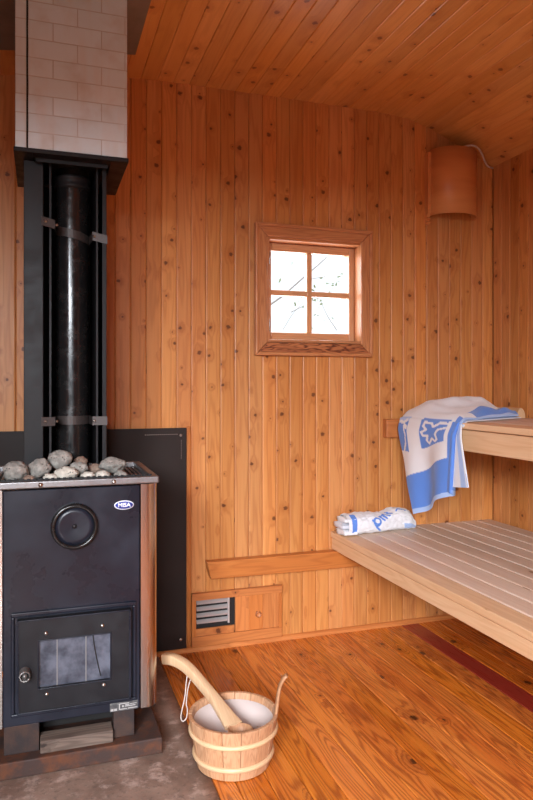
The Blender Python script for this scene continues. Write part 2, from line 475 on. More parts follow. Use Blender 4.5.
# ------------------------------------------------------------------ small window
def frame_boards(mb, x0, x1, z0, z1, w, y0, y1, mi=(0,0,0,0)):
    # mitred boards: top, bottom, left, right
    def quad(pts, along, mi):
        V = [(p[0], y0, p[1]) for p in pts] + [(p[0], y1, p[1]) for p in pts]
        F = [(0,1,2,3), (7,6,5,4)] + [(k, k+4, (k+1)%4+4, (k+1)%4) for k in range(4)]
        o = random.random()*5
        uv = []
        for f in F: uv.append([((V[k][2] if along == 0 else V[k][0]) + V[k][1] + o, (V[k][0] if along == 0 else V[k][2]) + o) for k in f])
        mb.add(V, F, uv, mi=mi)
    quad([(x0,z1),(x0+w,z1-w),(x1-w,z1-w),(x1,z1)], 0, mi[0])
    quad([(x0,z0),(x1,z0),(x1-w,z0+w),(x0+w,z0+w)], 0, mi[1])
    quad([(x0,z0),(x0+w,z0+w),(x0+w,z1-w),(x0,z1)], 2, mi[2])
    quad([(x1,z0),(x1,z1),(x1-w,z1-w),(x1-w,z0+w)], 2, mi[3])
win = bpy.data.objects.new('window_1', None); COL.objects.link(win); win.location = (1.14, D, 1.23); win['kind'] = 'structure'
mb = MB()
frame_boards(mb, .868, 1.410, 1.232, 1.785, .050, D-.022, D-.001, (0,1,0,0))
mb.build('casing', [M['casing'], M['figured']], win, bevel=.005, seg=3, fixn=True)
mb = MB()
frame_boards(mb, .862, 1.416, 1.226, 1.791, .016, D-.030, D-.0005)
mb.build('casing_edge', M['casing'], win, bevel=.005, seg=3, fixn=True)
mb = MB()
for lo, hi, al in (((WX0, D-.012, WZ0), (WX0+.012, D+.14, WZ1), 2), ((WX1-.012, D-.012, WZ0), (WX1, D+.14, WZ1), 2), ((WX0+.012, D-.012, WZ1-.012), (WX1-.012, D+.14, WZ1), 0), ((WX0+.012, D-.012, WZ0), (WX1-.012, D+.14, WZ0+.012), 0)):
    mb.box(lo, hi, al)
mb.build('jamb', M['casing'], win, bevel=.002)
sx0, sx1, sz0, sz1 = .931, 1.360, 1.297, 1.723
mb = MB()
ys0, ys1 = D+.052, D+.088
for lo, hi, al in (((sx0, ys0, sz0), (.960, ys1, sz1), 2), ((1.334, ys0, sz0), (sx1, ys1, sz1), 2), ((.960, ys0, 1.688), (1.334, ys1, sz1), 0), ((.960, ys0, sz0), (1.334, ys1, 1.332), 0)):
    mb.box(lo, hi, al)
sash = mb.build('sash', M['sash'], win, bevel=.003)
mb = MB()
mb.box((1.130, ys0+.006, 1.332), (1.155, ys1-.002, 1.688), 2)
mb.box((.960, ys0+.007, 1.495), (1.334, ys1-.003, 1.519), 0)
mb.build('glazing_bar', M['sash'], win, bevel=.003)
for a, b in ((.960, 1.132), (1.152, 1.334)):
    for c, d in ((1.332, 1.497), (1.517, 1.688)):
        mb = MB(); mb.box((a, ys1-.012, c), (b, ys1-.009, d)); mb.build('pane', M['pane'], sash)
for z in (1.36, 1.655):
    mb = MB(); mb.tube([(.945, ys0-.006, z-.026), (.945, ys0-.006, z+.026)], .006, 10); mb.box((.938, ys0-.004, z-.022), (.953, ys0+.002, z+.022)); mb.build('hinge', M['hinge'], sash)

# branches outside
tw = thing('tree_branch', 'thin pale branches with a few leaves outside the small window', 'branch', (1.9, 4.5, 0))
mb = MB()
def limb(a, b, r, n=7, w=.03):
    pts = []
    for i in range(n+1):
        t = i/n; p = Vector(a).lerp(Vector(b), t)
        p += Vector((noise.noise(p*6), noise.noise(p*6+Vector((5,0,0))), noise.noise(p*6+Vector((0,7,0)))))*w*math.sin(PI*t)
        pts.append(p)
    mb.tube(pts, [r*(1-.6*i/n) for i in range(n+1)], 6)
    return pts
limb((1.40,4.6,1.52), (2.02,4.55,2.06), .010)
limb((1.38,4.6,-.1), (1.40,4.6,1.54), .022)
limb((1.83,4.52,1.86), (1.99,4.5,1.90), .004)
limb((1.70,4.5,1.62), (2.06,4.5,1.80), .0035)
limb((1.66,4.55,1.5), (1.84,4.5,1.76), .003)
limb((2.06,4.5,1.50), (1.92,4.5,1.74), .0035)
mb.build('twigs', M['bark'], tw)
gm = MB(); gm.add([(-6,2.95,-.1),(8,2.95,-.1),(8,14,-.1),(-6,14,-.1)], [(0,1,2,3)]); gm.build('ground', plain('outdoor_ground', srgb(120,124,96), .9, 0, .2, (srgb(140,136,112), 2, .6)), structure=True)
mb = MB()
random.seed(21)
for c, n, s in (((2.03,4.5,1.88), 16, .045), ((1.86,4.5,1.71), 14, .06), ((1.76,4.5,1.66), 10, .05), ((1.66,4.5,1.95), 5, .08), ((1.97,4.5,1.60), 7, .06), ((2.0,4.5,1.76), 6, .06)):
    for i in range(n):
        p = Vector(c) + Vector((random.gauss(0, s), random.gauss(0, .06), random.gauss(0, s*.8)))
        L = random.uniform(.012, .024)
        R = Matrix.Translation(p) @ Matrix.Rotation(random.uniform(0, 6.3), 4, Vector((random.random()-.5, random.random()-.5, random.random()-.5)).normalized())
        mb.add([(-L,0,0),(0,L*.4,.002),(L,0,0),(0,-L*.4,.002)], [(0,1,2),(0,2,3)], M=R)
lv = mb.build('leaves', M['leaf'], tw)
lv['kind'] = 'stuff'
random.seed(11)

# ------------------------------------------------------------------ wall plate behind the stove
wp = thing('wall_heat_plate', 'large dark sheet metal heat plate on the wall behind stove', 'heat plate', (0, D-.012, .022))
mb = MB(); mb.box((XL+.02, D-.018, .022), (.568, D-.012, .925)); mb.box((XL+.05, D-.012, .05), (.54, D-.0005, .9)); mb.build('plate', M['plate'], wp, bevel=.001)
for x, z in ((.545, .895), (.545, .06), (.06, .06), (-.3, .895)):
    mb = MB(); mb.lathe([(.0, .003), (.004, .0025), (.006, 0)], (x, D-.018, z), 12, 'y'); mb.build('screw', M['screw'], wp)
mb = MB()
for i in range(16): mb.box((.40+i*.0085, D-.0186, .898), (.4035+i*.0085, D-.018, .9005))
mb.build('punched_line', M['screw'], wp)
mb = MB()
for i in range(8): mb.box((.5455, D-.0186, .80+i*.010), (.5485, D-.018, .8035+i*.010))
mb.build('punched_line', M['screw'], wp)

# ------------------------------------------------------------------ wall rails, vent
mb = MB(); mb.prism([(.648, .373), (.665, .302), (1.9, .292), (1.9, .3725)], 1, D-.045, D)
mb.uv = [[(mb.v[k].z + mb.v[k].y, mb.v[k].x) for k in f] for f in mb.f]
ob = mb.build('bench_rail', M['pine_trim'], bevel=.003, fixn=True)
tag(ob, 'brown wooden rail along the wall carrying the lower bench', 'rail')
mb = MB(); mb.box((1.479, D-.036, .862), (XR, D, .945), 0)
ob = mb.build('bench_rail', M['pine_trim'], bevel=.003)
tag(ob, 'short brown wall rail carrying the upper bench behind the draped towel', 'rail')

vt = thing('wall_vent', 'low wooden wall vent with metal louvres and sliding cover', 'vent', (.79, D, .02))
mb = MB()
for lo, hi, al in (((.591, D-.018, .021), (.985, D, .062), 0), ((.591, D-.022, .212), (.985, D, .241), 0), ((.591, D-.018, .062), (.609, D, .212), 2), ((.972, D-.018, .062), (.985, D, .212), 2)):
    mb.box(lo, hi, al)
mb.build('vent_frame', M['pine_trim'], vt, bevel=.002)
mb = MB(); mb.box((.609, D-.003, .062), (.78, D-.0005, .212)); mb.build('duct', M['dark'], vt)
mb = MB()
for i in range(4):
    z = .118 + i*.0265
    mb.add([(.612, D-.004, z+.010), (.745, D-.004, z+.012), (.745, D-.015, z+.002), (.612, D-.015, z), (.612, D-.003, z+.007), (.745, D-.003, z+.009), (.745, D-.014, z-.004), (.612, D-.014, z-.004)],
           [(0,1,2,3), (7,6,5,4), (3,2,6,7), (0,3,7,4), (1,0,4,5), (2,1,5,6)])
mb.box((.745, D-.014, .105), (.752, D-.003, .212))
mb.build('louvre', M['alu'], vt)
mb = MB(); mb.box((.609, D-.012, .062), (.775, D-.003, .092), 0); mb.build('vent_sill', M['pine_trim'], vt, bevel=.001)
mb = MB()
for a, b in ((.778, .838), (.838, .900), (.900, .950), (.950, .972)): mb.box((a, D-.013, .062), (b, D-.001, .212), 2)
sd = mb.build('sliding_cover', M['pine_trim'], vt, bevel=.0018)
mb = MB(); mb.lathe([(0, .004), (.008, .003), (.010, .009), (.013, .009), (.014, 0)], (.878, D-.013, .127), 20, 'y'); mb.build('finger_knob', M['figured'], sd)

# ------------------------------------------------------------------ benches
def bench(name, label, x0, x1, y0, y1, ztop, th, pitch, gap, fz, inset, lz=0):
    b = thing(name, label, 'bench', ((x0+x1)/2, (y0+y1)/2, 0))
    mb = MB(); x = x0; i = 0
    while x < x1 - .01:
        e = min(x + pitch - gap, x1)
        mb.box((x, y0, ztop-th), (e, y1, ztop), 1, mi=1 if i else 0)
        x += pitch; i += 1
    mb.build('seat', [M['bench'], M['grey_slat']], b, bevel=.0035, seg=3)
    mb = MB(); mb.box((x0+inset, y0, fz), (x0+inset+.028, y1, ztop-th-.003), 1); mb.build('fascia', M['bench'], b, bevel=.003)
    mb = MB(); mb.box((x1-.03, y0, fz), (x1, y1, ztop-th), 1); mb.build('back_bearer', M['bench'], b)
    for yy in (1.75, 1.0):
        mb = MB(); mb.box((x0+inset+.028, yy, fz+.012), (x1-.03, yy+.045, ztop-th), 0); mb.build('crossbar', M['bench'], b)
    for xx in (x0+inset+.03, x1-.08):
        mb = MB(); mb.box((xx, y0+.02, lz), (xx+.045, y0+.065, fz+.02), 2); mb.build('leg', M['bench'], b)
    return b
bench('lower_bench', 'long low pale slatted bench with a deep pale front board', 1.217, XR-.004, .75, D-.004, .454, .026, .0845, .0075, .3755, .006)
bench('upper_bench', 'high pale slatted bench at upper right under the draped towel', 1.56, XR-.004, .75, D-.037, .952, .024, .127, .006, .842, .012, .4545)
# headrest block at the far end of the upper bench
hr = MB()
pts = [(1.998, .9525)] + [(1.998+.045*(1-math.cos(t))*.5, .9525+.046*math.sin(t)) for t in [PI*i/14 for i in range(1, 14)]] + [(2.043, .9525)]
hr.prism(pts, 1, 2.46, 2.685)
ob = hr.build('wooden_headrest', M['pale'], bevel=.003, fixn=True)
tag(ob, 'small rounded wooden headrest on upper bench beside the right wall', 'headrest')

# ------------------------------------------------------------------ corner lamp
lp = thing('wall_lamp', 'curved brown veneer wall lamp high in the far corner', 'lamp', (1.83, D, 1.88))
def lamp_pt(t, rr=0): # half oval round the lamp axis, against the wall
    return (1.832 + (.121-rr)*math.cos(t), D - .004 - (.115-rr)*math.sin(t)**.9 if math.sin(t) > 1e-9 else D-.004)
mb = MB(); n = 36
V = []; F = []; UV = []
for rr in (0, .004):
    for k in range(n+1):
        t = PI - PI*k/n
        x, y = lamp_pt(t, rr)
        V.append((x, y, 1.884)); V.append((x, y, 2.188))
N = 2*(n+1)
for k in range(n):
    F.append((2*k, 2*k+2, 2*k+3, 2*k+1)); UV.append([(0+1.884, k*.01), (1.884, k*.01+.01), (2.188, k*.01+.01), (2.188, k*.01)])
    F.append((N+2*k, N+2*k+1, N+2*k+3, N+2*k+2)); UV.append(UV[-1])
    F.append((2*k+1, 2*k+3, N+2*k+3, N+2*k+1)); UV.append([(0, 0)]*4)
    F.append((2*k, N+2*k, N+2*k+2, 2*k+2)); UV.append([(0, 0)]*4)
mb.add(V, F, UV, smooth=False)
sh = mb.build('lamp_shade', M['veneer'], lp)
for p in sh.data.polygons: p.use_smooth = p.index % 4 < 2
mb = MB()
for (x0, x1, zl) in ((1.697, 1.714, -.012), (1.938, 1.948, .05)):
    V = []; poly = [(D-.03, 2.175), (D, 2.175), (D, 1.858+zl)] + [(D-.014-.010*(k % 2), 1.858+zl+.008*k) for k in range(5)] + [(D-.03, 1.91+zl)]
    mb.prism(poly, 0, x0, x1)
mb.box((1.71, D-.012, 1.93), (1.95, D, 2.12), 2)
mb.build('side_bracket', M['veneer'], lp, fixn=True)
mb = MB(); mb.lathe([(0, -.05), (.02, -.045), (.028, -.02), (.022, .01), (.014, .03), (.014, .06), (0, .06)], (1.832, D-.06, 2.03), 20)
mb.build('bulb', M['liner'], lp)
mb = MB(); mb.box((1.815, D-.075, 2.09), (1.849, D-.012, 2.115)); mb.build('lamp_holder', M['dark'], lp)
def smooth_path(P, n=8):
    P = [Vector(p) for p in P]; out = []
    for i in range(len(P)-1):
        p0, p1, p2, p3 = P[max(i-1,0)], P[i], P[i+1], P[min(i+2, len(P)-1)]
        for k in range(n):
            t = k/n
            out.append(.5*((2*p1) + (p2-p0)*t + (2*p0-5*p1+4*p2-p3)*t*t + (3*p1-p0-3*p2+p3)*t**3))
    out.append(P[-1]); return out
mb = MB(); mb.tube(smooth_path([(1.832, 2.68, 2.10), (1.830, 2.66, 2.16), (1.828, 2.635, 2.182), (1.846, 2.62, 2.192), (1.878, 2.615, 2.197), (1.918, 2.63, 2.194), (1.962, 2.66, 2.180), (2.001, 2.69, 2.159), (2.032, 2.71, 2.147), (2.070, 2.722, 2.146)]), .0042, 8)
mb.build('cable', M['cable'], lp)

# ------------------------------------------------------------------ stove
SY0, SY1 = 2.03, 2.44           # front and back
SX0, SX1 = -.155, .338
stv = thing('wood_stove', 'black wood burning sauna stove with stones on its top', 'stove', ((SX0+SX1)/2, 2.23, .05))
PX0, PX1 = -.099, .284
mb = MB()
mb.box((PX0, SY0, .133), (PX1, SY0+.01, .800))
mb.box((PX0, SY0+.01, .133), (PX1, SY1-.01, .15)); mb.box((PX0, SY1-.02, .133), (PX1, SY1-.01, .79))
mb.box((PX0, SY0+.02, .78), (PX1, SY1-.02, .795))
mb.build('front_panel', M['black'], stv, bevel=.003)
def corner(mb, s):
    # rounded stainless side running from the front corner to the back
    e = PX1 if s > 0 else PX0; o = SX1 if s > 0 else SX0
    R = .036
    P = [(e + s*.002, SY0-.004), (o - s*R, SY0-.004)]
    P += [(o - s*R + s*R*math.sin(t), SY0-.004 + R - R*math.cos(t)) for t in [PI/2*k/8 for k in range(1, 9)]]
    P += [(o, SY1)]
    Q = [(p[0] - s*.004*(1 if i > 1 else 0), p[1] + .004*(1 if i < 10 else 0)) for i, p in enumerate(P)]
    poly = P + Q[::-1]
    mb.prism(poly, 2, .133, .803)
for s in (1, -1):
    mb = MB(); corner(mb, s)
    ob = mb.build('side_panel', M['stainless'], stv, fixn=True)
    ob['label'] = 'polished steel rounded side panel'
    for p in ob.data.polygons: p.use_smooth = len(p.vertices) == 4 and abs(p.normal.z) < .5
    ob.modifiers.new('es', 'EDGE_SPLIT').split_angle = math.radians(35)
# rim frame and toothed edge
mb = MB()
mb.box((SX0-.002, SY0-.010, .805), (SX1+.002, SY0+.012, .826)); mb.box((SX0-.002, SY1-.012, .805), (SX1+.002, SY1+.004, .826))
mb.box((SX0-.002, SY0+.012, .805), (SX0+.022, SY1-.012, .826)); mb.box((SX1-.022, SY0+.012, .805), (SX1+.002, SY1-.012, .826))
ob = mb.build('rim', M['rim'], stv, bevel=.004, seg=3); ob['label'] = 'worn bright steel rim'
mb = MB(); x = SX0+.02
while x < SX1-.02:
    mb.box((x, SY0+.004, .826), (x+.009, SY0+.010, .832)); x += .0165
mb.box((SX0+.02, SY0+.012, .81), (SX1-.02, SY0+.015, .829))
mb.build('toothed_edge', M['steel'], stv)
mb = MB()
x = SX0+.03
while x < SX1-.025:
    mb.box((x, SY0+.02, .803), (x+.006, SY1-.012, .811)); x += .0135
mb.build('grate', M['rim'], stv)
for x in (.002, .206):
    mb = MB(); mb.lathe([(0, .005), (.005, .004), (.007, 0)], (x, SY0-.010, .815), 14, 'y'); mb.build('screw', M['screw'], stv)
# round cleaning cover
mb = MB(); mb.lathe([(0, .006), (.012, .006), (.04, .010), (.054, .010), (.054, 0)], (.095, SY0, .690), 48, 'y')
dc = mb.build('soot_cover', M['black'], stv, fixn=True)
mb = MB(); mb.lathe([(.053, .004), (.055, .015), (.060, .018), (.065, .015), (.067, .004), (.067, 0)], (.095, SY0, .690), 56, 'y'); mb.build('ring', M['pipe'], dc, fixn=True)
mb = MB(); mb.lathe([(0, .010), (.005, .009), (.008, .005)], (.095, SY0, .690), 16, 'y'); mb.build('screw', M['steel'], dc, fixn=True)
# badge
mb = MB(); mb.lathe([(0, .002), (.029, .002), (.029, 0)], (0, 0, 0), 40, 'y')
for i, v in enumerate(mb.v): mb.v[i] = Vector((v.x+.237, v.y+SY0, v.z*.47+.743))
bd = mb.build('badge', M['white'], stv, fixn=True); bd['label'] = 'oval white and blue badge'
mb = MB(); mb.lathe([(0, .0026), (.0258, .0026), (.0258, .001)], (0, 0, 0), 40, 'y')
for i, v in enumerate(mb.v): mb.v[i] = Vector((v.x+.237, v.y+SY0, v.z*.42+.743))
mb.build('badge_field', M['blue'], bd, fixn=True)
def lettering(txt, loc, size, mat, parent):
    cu = bpy.data.curves.new('lettering', 'FONT'); cu.body = txt; cu.size = size; cu.align_x = 'CENTER'; cu.align_y = 'CENTER'; cu.extrude = .0003; cu.offset = size*.02
    tmp = bpy.data.objects.new('tmp', cu); COL.objects.link(tmp)
    bpy.context.view_layer.update()
    me = bpy.data.meshes.new_from_object(tmp.evaluated_get(bpy.context.evaluated_depsgraph_get()))
    bpy.data.objects.remove(tmp)
    me.materials.clear(); me.materials.append(mat)
    o = bpy.data.objects.new('lettering', me); COL.objects.link(o); o.location = loc; o.rotation_euler = (PI/2, 0, 0)
    o.parent = parent; o.matrix_parent_inverse = Matrix.Translation(parent.location).inverted()
    return o
lettering('MISA', (.237, SY0-.0030, .743), .017, M['white'], bd)
# fire door
mb = MB()
for lo, hi in (((-.078, SY0-.008, .160), (.272, SY0, .170)), ((-.078, SY0-.008, .443), (.272, SY0, .455)), ((-.078, SY0-.008, .170), (-.068, SY0, .443)), ((.262, SY0-.008, .170), (.272, SY0, .443))):
    mb.box(lo, hi)
mb.build('door_surround', M['black'], stv, bevel=.003)
gx0, gx1, gz0, gz1 = -.003, .195, .240, .374
mb = MB(); dy0, dy1 = SY0-.022, SY0-.001
for lo, hi in (((-.060, dy0, .174), (gx0, dy1, .438)), ((gx1, dy0, .174), (.255, dy1, .438)), ((gx0, dy0, gz1), (gx1, dy1, .438)), ((gx0, dy0, .174), (gx1, dy1, gz0))):
    mb.box(lo, hi)
dr = mb.build('door', M['door'], stv)
mb = MB()
for lo, hi in (((-.060, dy0-.003, .174), (-.056, dy0, .438)), ((.249, dy0-.003, .174), (.255, dy0, .438)), ((-.060, dy0-.003, .434), (.255, dy0, .438)), ((-.060, dy0-.003, .174), (.255, dy0, .178)), ((gx0-.003, dy0-.002, gz0-.003), (gx0, dy0, gz1+.003)), ((gx1, dy0-.002, gz0-.003), (gx1+.003, dy0, gz1+.003)), ((gx0, dy0-.002, gz1), (gx1, dy0, gz1+.003)), ((gx0, dy0-.002, gz0-.003), (gx1, dy0, gz0))):
    mb.box(lo, hi)
mb.build('door_lip', M['black'], dr, bevel=.001)
mb = MB(); mb.box((gx0, dy0+.010, gz0), (gx1, dy0+.014, gz1)); mb.build('door_glass', M['doorglass'], dr)
mb = MB(); mb.tube(smooth_path([(.146, dy0+.008, .372), (.150, dy0+.008, .34), (.158, dy0+.008, .295), (.168, dy0+.008, .250)]), .0016, 6); mb.build('dark_line', M['dark'], dr)  # thin dark curved line just in front of the glass
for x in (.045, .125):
    mb = MB(); mb.box((x, dy0+.0085, gz0), (x+.003, dy0+.010, gz1)); mb.build('painted_reflection', M['reflection'], dr)  # two upright reflections painted as thin strips on the glass
for x, z in ((.016, .395), (.172, .399), (.018, .222), (.176, .226)):
    mb = MB(); mb.lathe([(0, .004), (.004, .0035), (.0058, 0)], (x, dy0, z), 12, 'y'); mb.build('screw', M['screw'], dr, fixn=True)
hp = []
for i in range(90):
    a = i*.42; hp.append((-.040+.013*math.cos(a), dy0-.002-.036*i/90, .293+.013*math.sin(a)))
mb = MB(); mb.tube(hp, .0028, 6); mb.tube([(-.040, dy0, .293), (-.040, dy0-.036, .293)], .007, 10); mb.build('coil_handle', M['coil'], dr)
# worn type plate
mb = MB(); mb.box((.196, SY0-.001, .133), (.278, SY0, .158)); lb = mb.build('type_plate', M['labelbg'], stv)
lb['label'] = 'worn printed type plate'
mb = MB()
random.seed(5)
for lo, hi in (((.198, .1345), (.206, .141)), ((.208, .1345), (.216, .141)), ((.222, .136), (.225, .154)), ((.225, .152), (.252, .1545)), ((.225, .136), (.245, .1385)), ((.231, .143), (.236, .148)), ((.239, .1435), (.270, .146)), ((.254, .149), (.274, .151)), ((.248, .1365), (.276, .139)), ((.240, .1475), (.252, .150))):
    mb.box((lo[0], SY0-.0014, lo[1]), (hi[0], SY0-.001, hi[1]))
mb.build('print', M['mark'], lb)
# legs and a dark sheet behind them
for a, b in ((-.097, -.002), (.207, .268)):
    mb = MB(); mb.box((a, SY0+.004, .052), (b, SY0+.05, .133)); mb.build('leg', M['lump'], stv, bevel=.002)
for a, b in ((-.097, -.03), (.207, .268)):
    mb = MB(); mb.box((a, SY1-.06, .052), (b, SY1-.02, .133)); mb.build('leg', M['lump'], stv, bevel=.002)
mb = MB(); mb.box((-.09, SY0+.12, .06), (.26, SY0+.13, .133)); mb.build('dark_back', M['dark'], stv)

mb = MB(); nseg = 40
V = []
mb.box((-.40, 1.995, .003), (.346, 2.46, .051))
ob = mb.build('stove_plinth', M['rust'], bevel=.004, seg=2)
tag(ob, 'rusty dark steel slab the stove stands on', 'plinth')
mb = MB(); mb.prism([(2.012, .0515), (2.072, .0515), (2.070, .088), (2.013, .086)][::-1], 0, .0005, .204)
ob = mb.build('wooden_billet', M['billet'], bevel=.003, fixn=True)
tag(ob, 'sooty grey wooden billet lying under the stove front', 'wood block')

# stones
random.seed(3)
STONES = [
 (-.066,2.088,.847,.035,.030,'stone','big pitted grey stone at the far left end of the stove top'),
 (.000,2.118,.849,.034,.030,'stone','grey pitted rounded stone second from the left on the stove'),
 (.058,2.160,.871,.035,.029,'stone','egg shaped grey stone perched topmost in front of flue pipe'),
 (.074,2.073,.837,.031,.021,'stone2','pale knobbly stone lying below the topmost egg shaped stone'),
 (.112,2.125,.846,.027,.021,'stone','greyish stone right behind the pale knobbly stone'),
 (.122,2.200,.857,.022,.018,'stone3','small brownish stone leaning near the base of flue pipe'),
 (.029,2.065,.829,.021,.012,'stone2','small flat pale stone between the grey and knobbly stones'),
 (.134,2.063,.829,.021,.013,'stone2','small pale stone at the front rim right of knobbly stone'),
 (.177,2.066,.829,.022,.014,'stone2','flattish pale stone at the front rim below large oval stone'),
 (.215,2.140,.850,.041,.023,'stone','large oval grey stone on the right of the stone pile'),
 (.163,2.160,.838,.022,.016,'stone3','brown shaded stone behind the front rim left of oval stone'),
 (.233,2.066,.827,.021,.013,'stone','small grey stone at the front rim, rightmost of the pile'),
 (-.030,2.058,.827,.018,.012,'stone3','small brownish stone low at the rim between two big grey stones'),
]
for X, Y, Z, rx, rz, mt, lab in STONES:
    bm = bmesh.new(); bmesh.ops.create_icosphere(bm, subdivisions=4, radius=1)
    o = Vector((random.random()*50, random.random()*50, 0))
    ry = (rx + rz)/2*.95
    knob = 'knobbly' in lab
    for v in bm.verts:
        p = v.co.copy()
        f = 1 + .20*noise.noise(p*1.1+o) + .13*noise.noise(p*2.4+o) + (.10 if knob else .035)*noise.noise(p*6+o) + .05*noise.noise(p*10+o) + .02*noise.noise(p*20+o)
        v.co = Vector((p.x*rx, p.y*ry, p.z*rz))*f
    me = bpy.data.meshes.new('sauna_stone'); bm.to_mesh(me); bm.free()
    for p in me.polygons: p.use_smooth = True
    me.materials.append(M[mt])
    ob = bpy.data.objects.new('sauna_stone', me); COL.objects.link(ob); ob.location = (X, Y, Z)
    ob.rotation_euler = (random.uniform(-.2, .2), random.uniform(-.25, .25), random.uniform(-.4, .4))
    tag(ob, lab, 'stone', 'stones on the stove')

# flue pipe, shield, chimney
PX, PY, PR = .102, 2.33, .0525
fp = thing('flue_pipe', 'glossy black round flue pipe rising from stove to chimney', 'pipe', (PX, PY, .812))
mb = MB(); mb.lathe([(0, .812), (PR, .812), (PR, 1.809), (0, 1.809)], (PX, PY, 0), 56); ob = mb.build('pipe', M['pipe'], fp, fixn=True)
ob.modifiers.new('es', 'EDGE_SPLIT').split_angle = math.radians(40)
mb = MB(); mb.lathe([(PR, 1.745), (PR+.005, 1.748), (PR+.006, 1.755), (PR+.003, 1.760), (PR+.003, 1.772), (PR+.007, 1.776), (PR+.007, 1.782), (PR, 1.786)], (PX, PY, 0), 56); mb.build('collar', M['steel'], fp, fixn=True)

shd = thing('flue_shield', 'tall black steel channel shield standing around the flue pipe', 'shield', (.08, 2.40, .828))
zb, zt_ = .828, 1.80
mb = MB()
mb.box((-.046, 2.220, zb), (.010, 2.226, zt_)); mb.box((-.048, 2.220, zb), (-.042, 2.50, zt_))
mb.build('left_flange', M['steel'], shd, bevel=.002)
mb = MB(); mb.box((.198, 2.222, zb), (.204, 2.50, zt_)); mb.box((.190, 2.220, zb), (.204, 2.226, zt_)); mb.build('right_flange', M['steel'], shd, bevel=.002)
mb = MB(); mb.box((-.042, 2.494, zb), (.198, 2.50, zt_)); mb.build('back_sheet', M['inner'], shd)
mb = MB(); mb.box((.028, 2.235, zb), (.034, 2.49, zt_)); mb.build('inner_left_sheet', M['steel'], shd)
mb = MB(); mb.box((.172, 2.235, zb), (.178, 2.49, zt_)); mb.build('inner_right_sheet', M['steel'], shd)
for z in (1.612, .985):
    mb = MB()
    P = [(.004, 2.217), (.045, 2.222)]
    P += [(PX + (PR+.003)*math.cos(a), PY + (PR+.003)*math.sin(a)) for a in [PI*1.0 + PI*k/20 for k in range(2, 19)]]
    P += [(.160, 2.222), (.206, 2.217)]
    V = []; F = []
    for p in P: V += [(p[0], p[1], z-.014), (p[0], p[1], z+.014), (p[0], p[1]+.003, z-.014), (p[0], p[1]+.003, z+.014)]
    for i in range(len(P)-1):
        a, b = 4*i, 4*i+4
        F += [(a, b, b+1, a+1), (a+2, a+3, b+3, b+2), (a+1, b+1, b+3, a+3), (a, a+2, b+2, b)]
    mb.add(V, F)
    for i_, v_ in enumerate(mb.v): mb.v[i_] = Vector((v_.x, v_.y, v_.z - (.24*(v_.x-.02) if z > 1.3 else 0)))
    sb = mb.build('strap', M['strap'], shd, fixn=True)
    for x in (.016, .050, .165):
        mb = MB(); mb.lathe([(0, .005), (.004, .004), (.005, 0)], (x, 2.216 + .003, z - (.24*(x-.02) if z > 1.3 else 0)), 10, 'y'); mb.build('rivet', M['screw'], sb, fixn=True)

CX0, CX1, CY0, CY1 = -.071, .261, 2.15, 2.534
ch = thing('chimney', 'pale tiled square chimney hanging from the ceiling above stove', 'chimney', (.095, 2.34, 1.8))
mb = MB()
mb.prism([(CX0+.037, CY0), (CX1, CY0), (CX1, CY1), (CX0+.037, CY1)], 2, 1.815, 2.36)
mb.build('tiled_casing', M['tile'], ch, bevel=.003, fixn=True)
mb = MB()
mb.prism([(CX0, CY0+.002), (CX0+.032, CY0), (CX0+.032, CY1), (CX0, CY1)], 2, 1.815, 2.36)
mb.build('side_casing', M['tile'], ch, bevel=.003, fixn=True)
mb = MB(); mb.box((CX0+.031, CY0+.006, 1.817), (CX0+.038, CY1-.004, 2.355)); mb.build('seam', M['dark'], ch)
mb = MB(); z0 = 1.802
e = .004
mb.box((CX0-e, CY0-e, z0), (CX1+e, CY0+.004, 1.815)); mb.box((CX0-e, CY1-.004, z0), (CX1+e, CY1+e, 1.815))
mb.box((CX0-e, CY0+.004, z0), (CX0+.004, CY1-.004, 1.815)); mb.box((CX1-.004, CY0+.004, z0), (CX1+e, CY1-.004, 1.815))
mb.box((CX0, CY0+.004, z0), (CX0+.05, CY1-.004, z0+.006)); mb.box((CX1-.05, CY0+.004, z0), (CX1, CY1-.004, z0+.006))
mb.box((CX0+.05, CY0+.004, z0), (CX1-.05, CY0+.045, z0+.006)); mb.box((CX0+.05, CY1-.05, z0), (CX1-.05, CY1-.004, z0+.006))
mb.build('steel_frame', M['steel'], ch, bevel=.0015)
mb = MB(); mb.box((CX0+.02, CY0+.02, 1.810), (CX1-.02, CY1-.02, 1.8145)); mb.build('soffit', M['steel'], ch)
mb = MB(); mb.box((-.018, 2.192, 1.790), (.205, 2.198, 1.802)); mb.box((-.018, 2.192, 1.790), (-.012, 2.198, 1.802)); mb.build('bracket', M['steel'], ch)
# grey sheet on the ceiling around the chimney
mb = MB(); xs = [-.8 + (.335+.8)*k/16 for k in range(17)]
V = [(x, y, zc(x)-dz) for dz in (.007, .002) for y in (1.2, 2.516) for x in xs]
F = []; n = 17
for k in range(16):
    F += [(k, n+k, n+k+1, k+1), (2*n+k, 2*n+k+1, 3*n+k+1, 3*n+k), (n+k, 3*n+k, 3*n+k+1, n+k+1), (k, k+1, 2*n+k+1, 2*n+k)]
F += [(0, 2*n, 3*n, n), (n-1, 2*n-1, 4*n-1, 3*n-1)]
mb.add(V, F)
ob = mb.build('ceiling_plate', M['greysheet'], fixn=True)
tag(ob, 'flat grey heat sheet on the ceiling around the chimney', 'heat sheet')

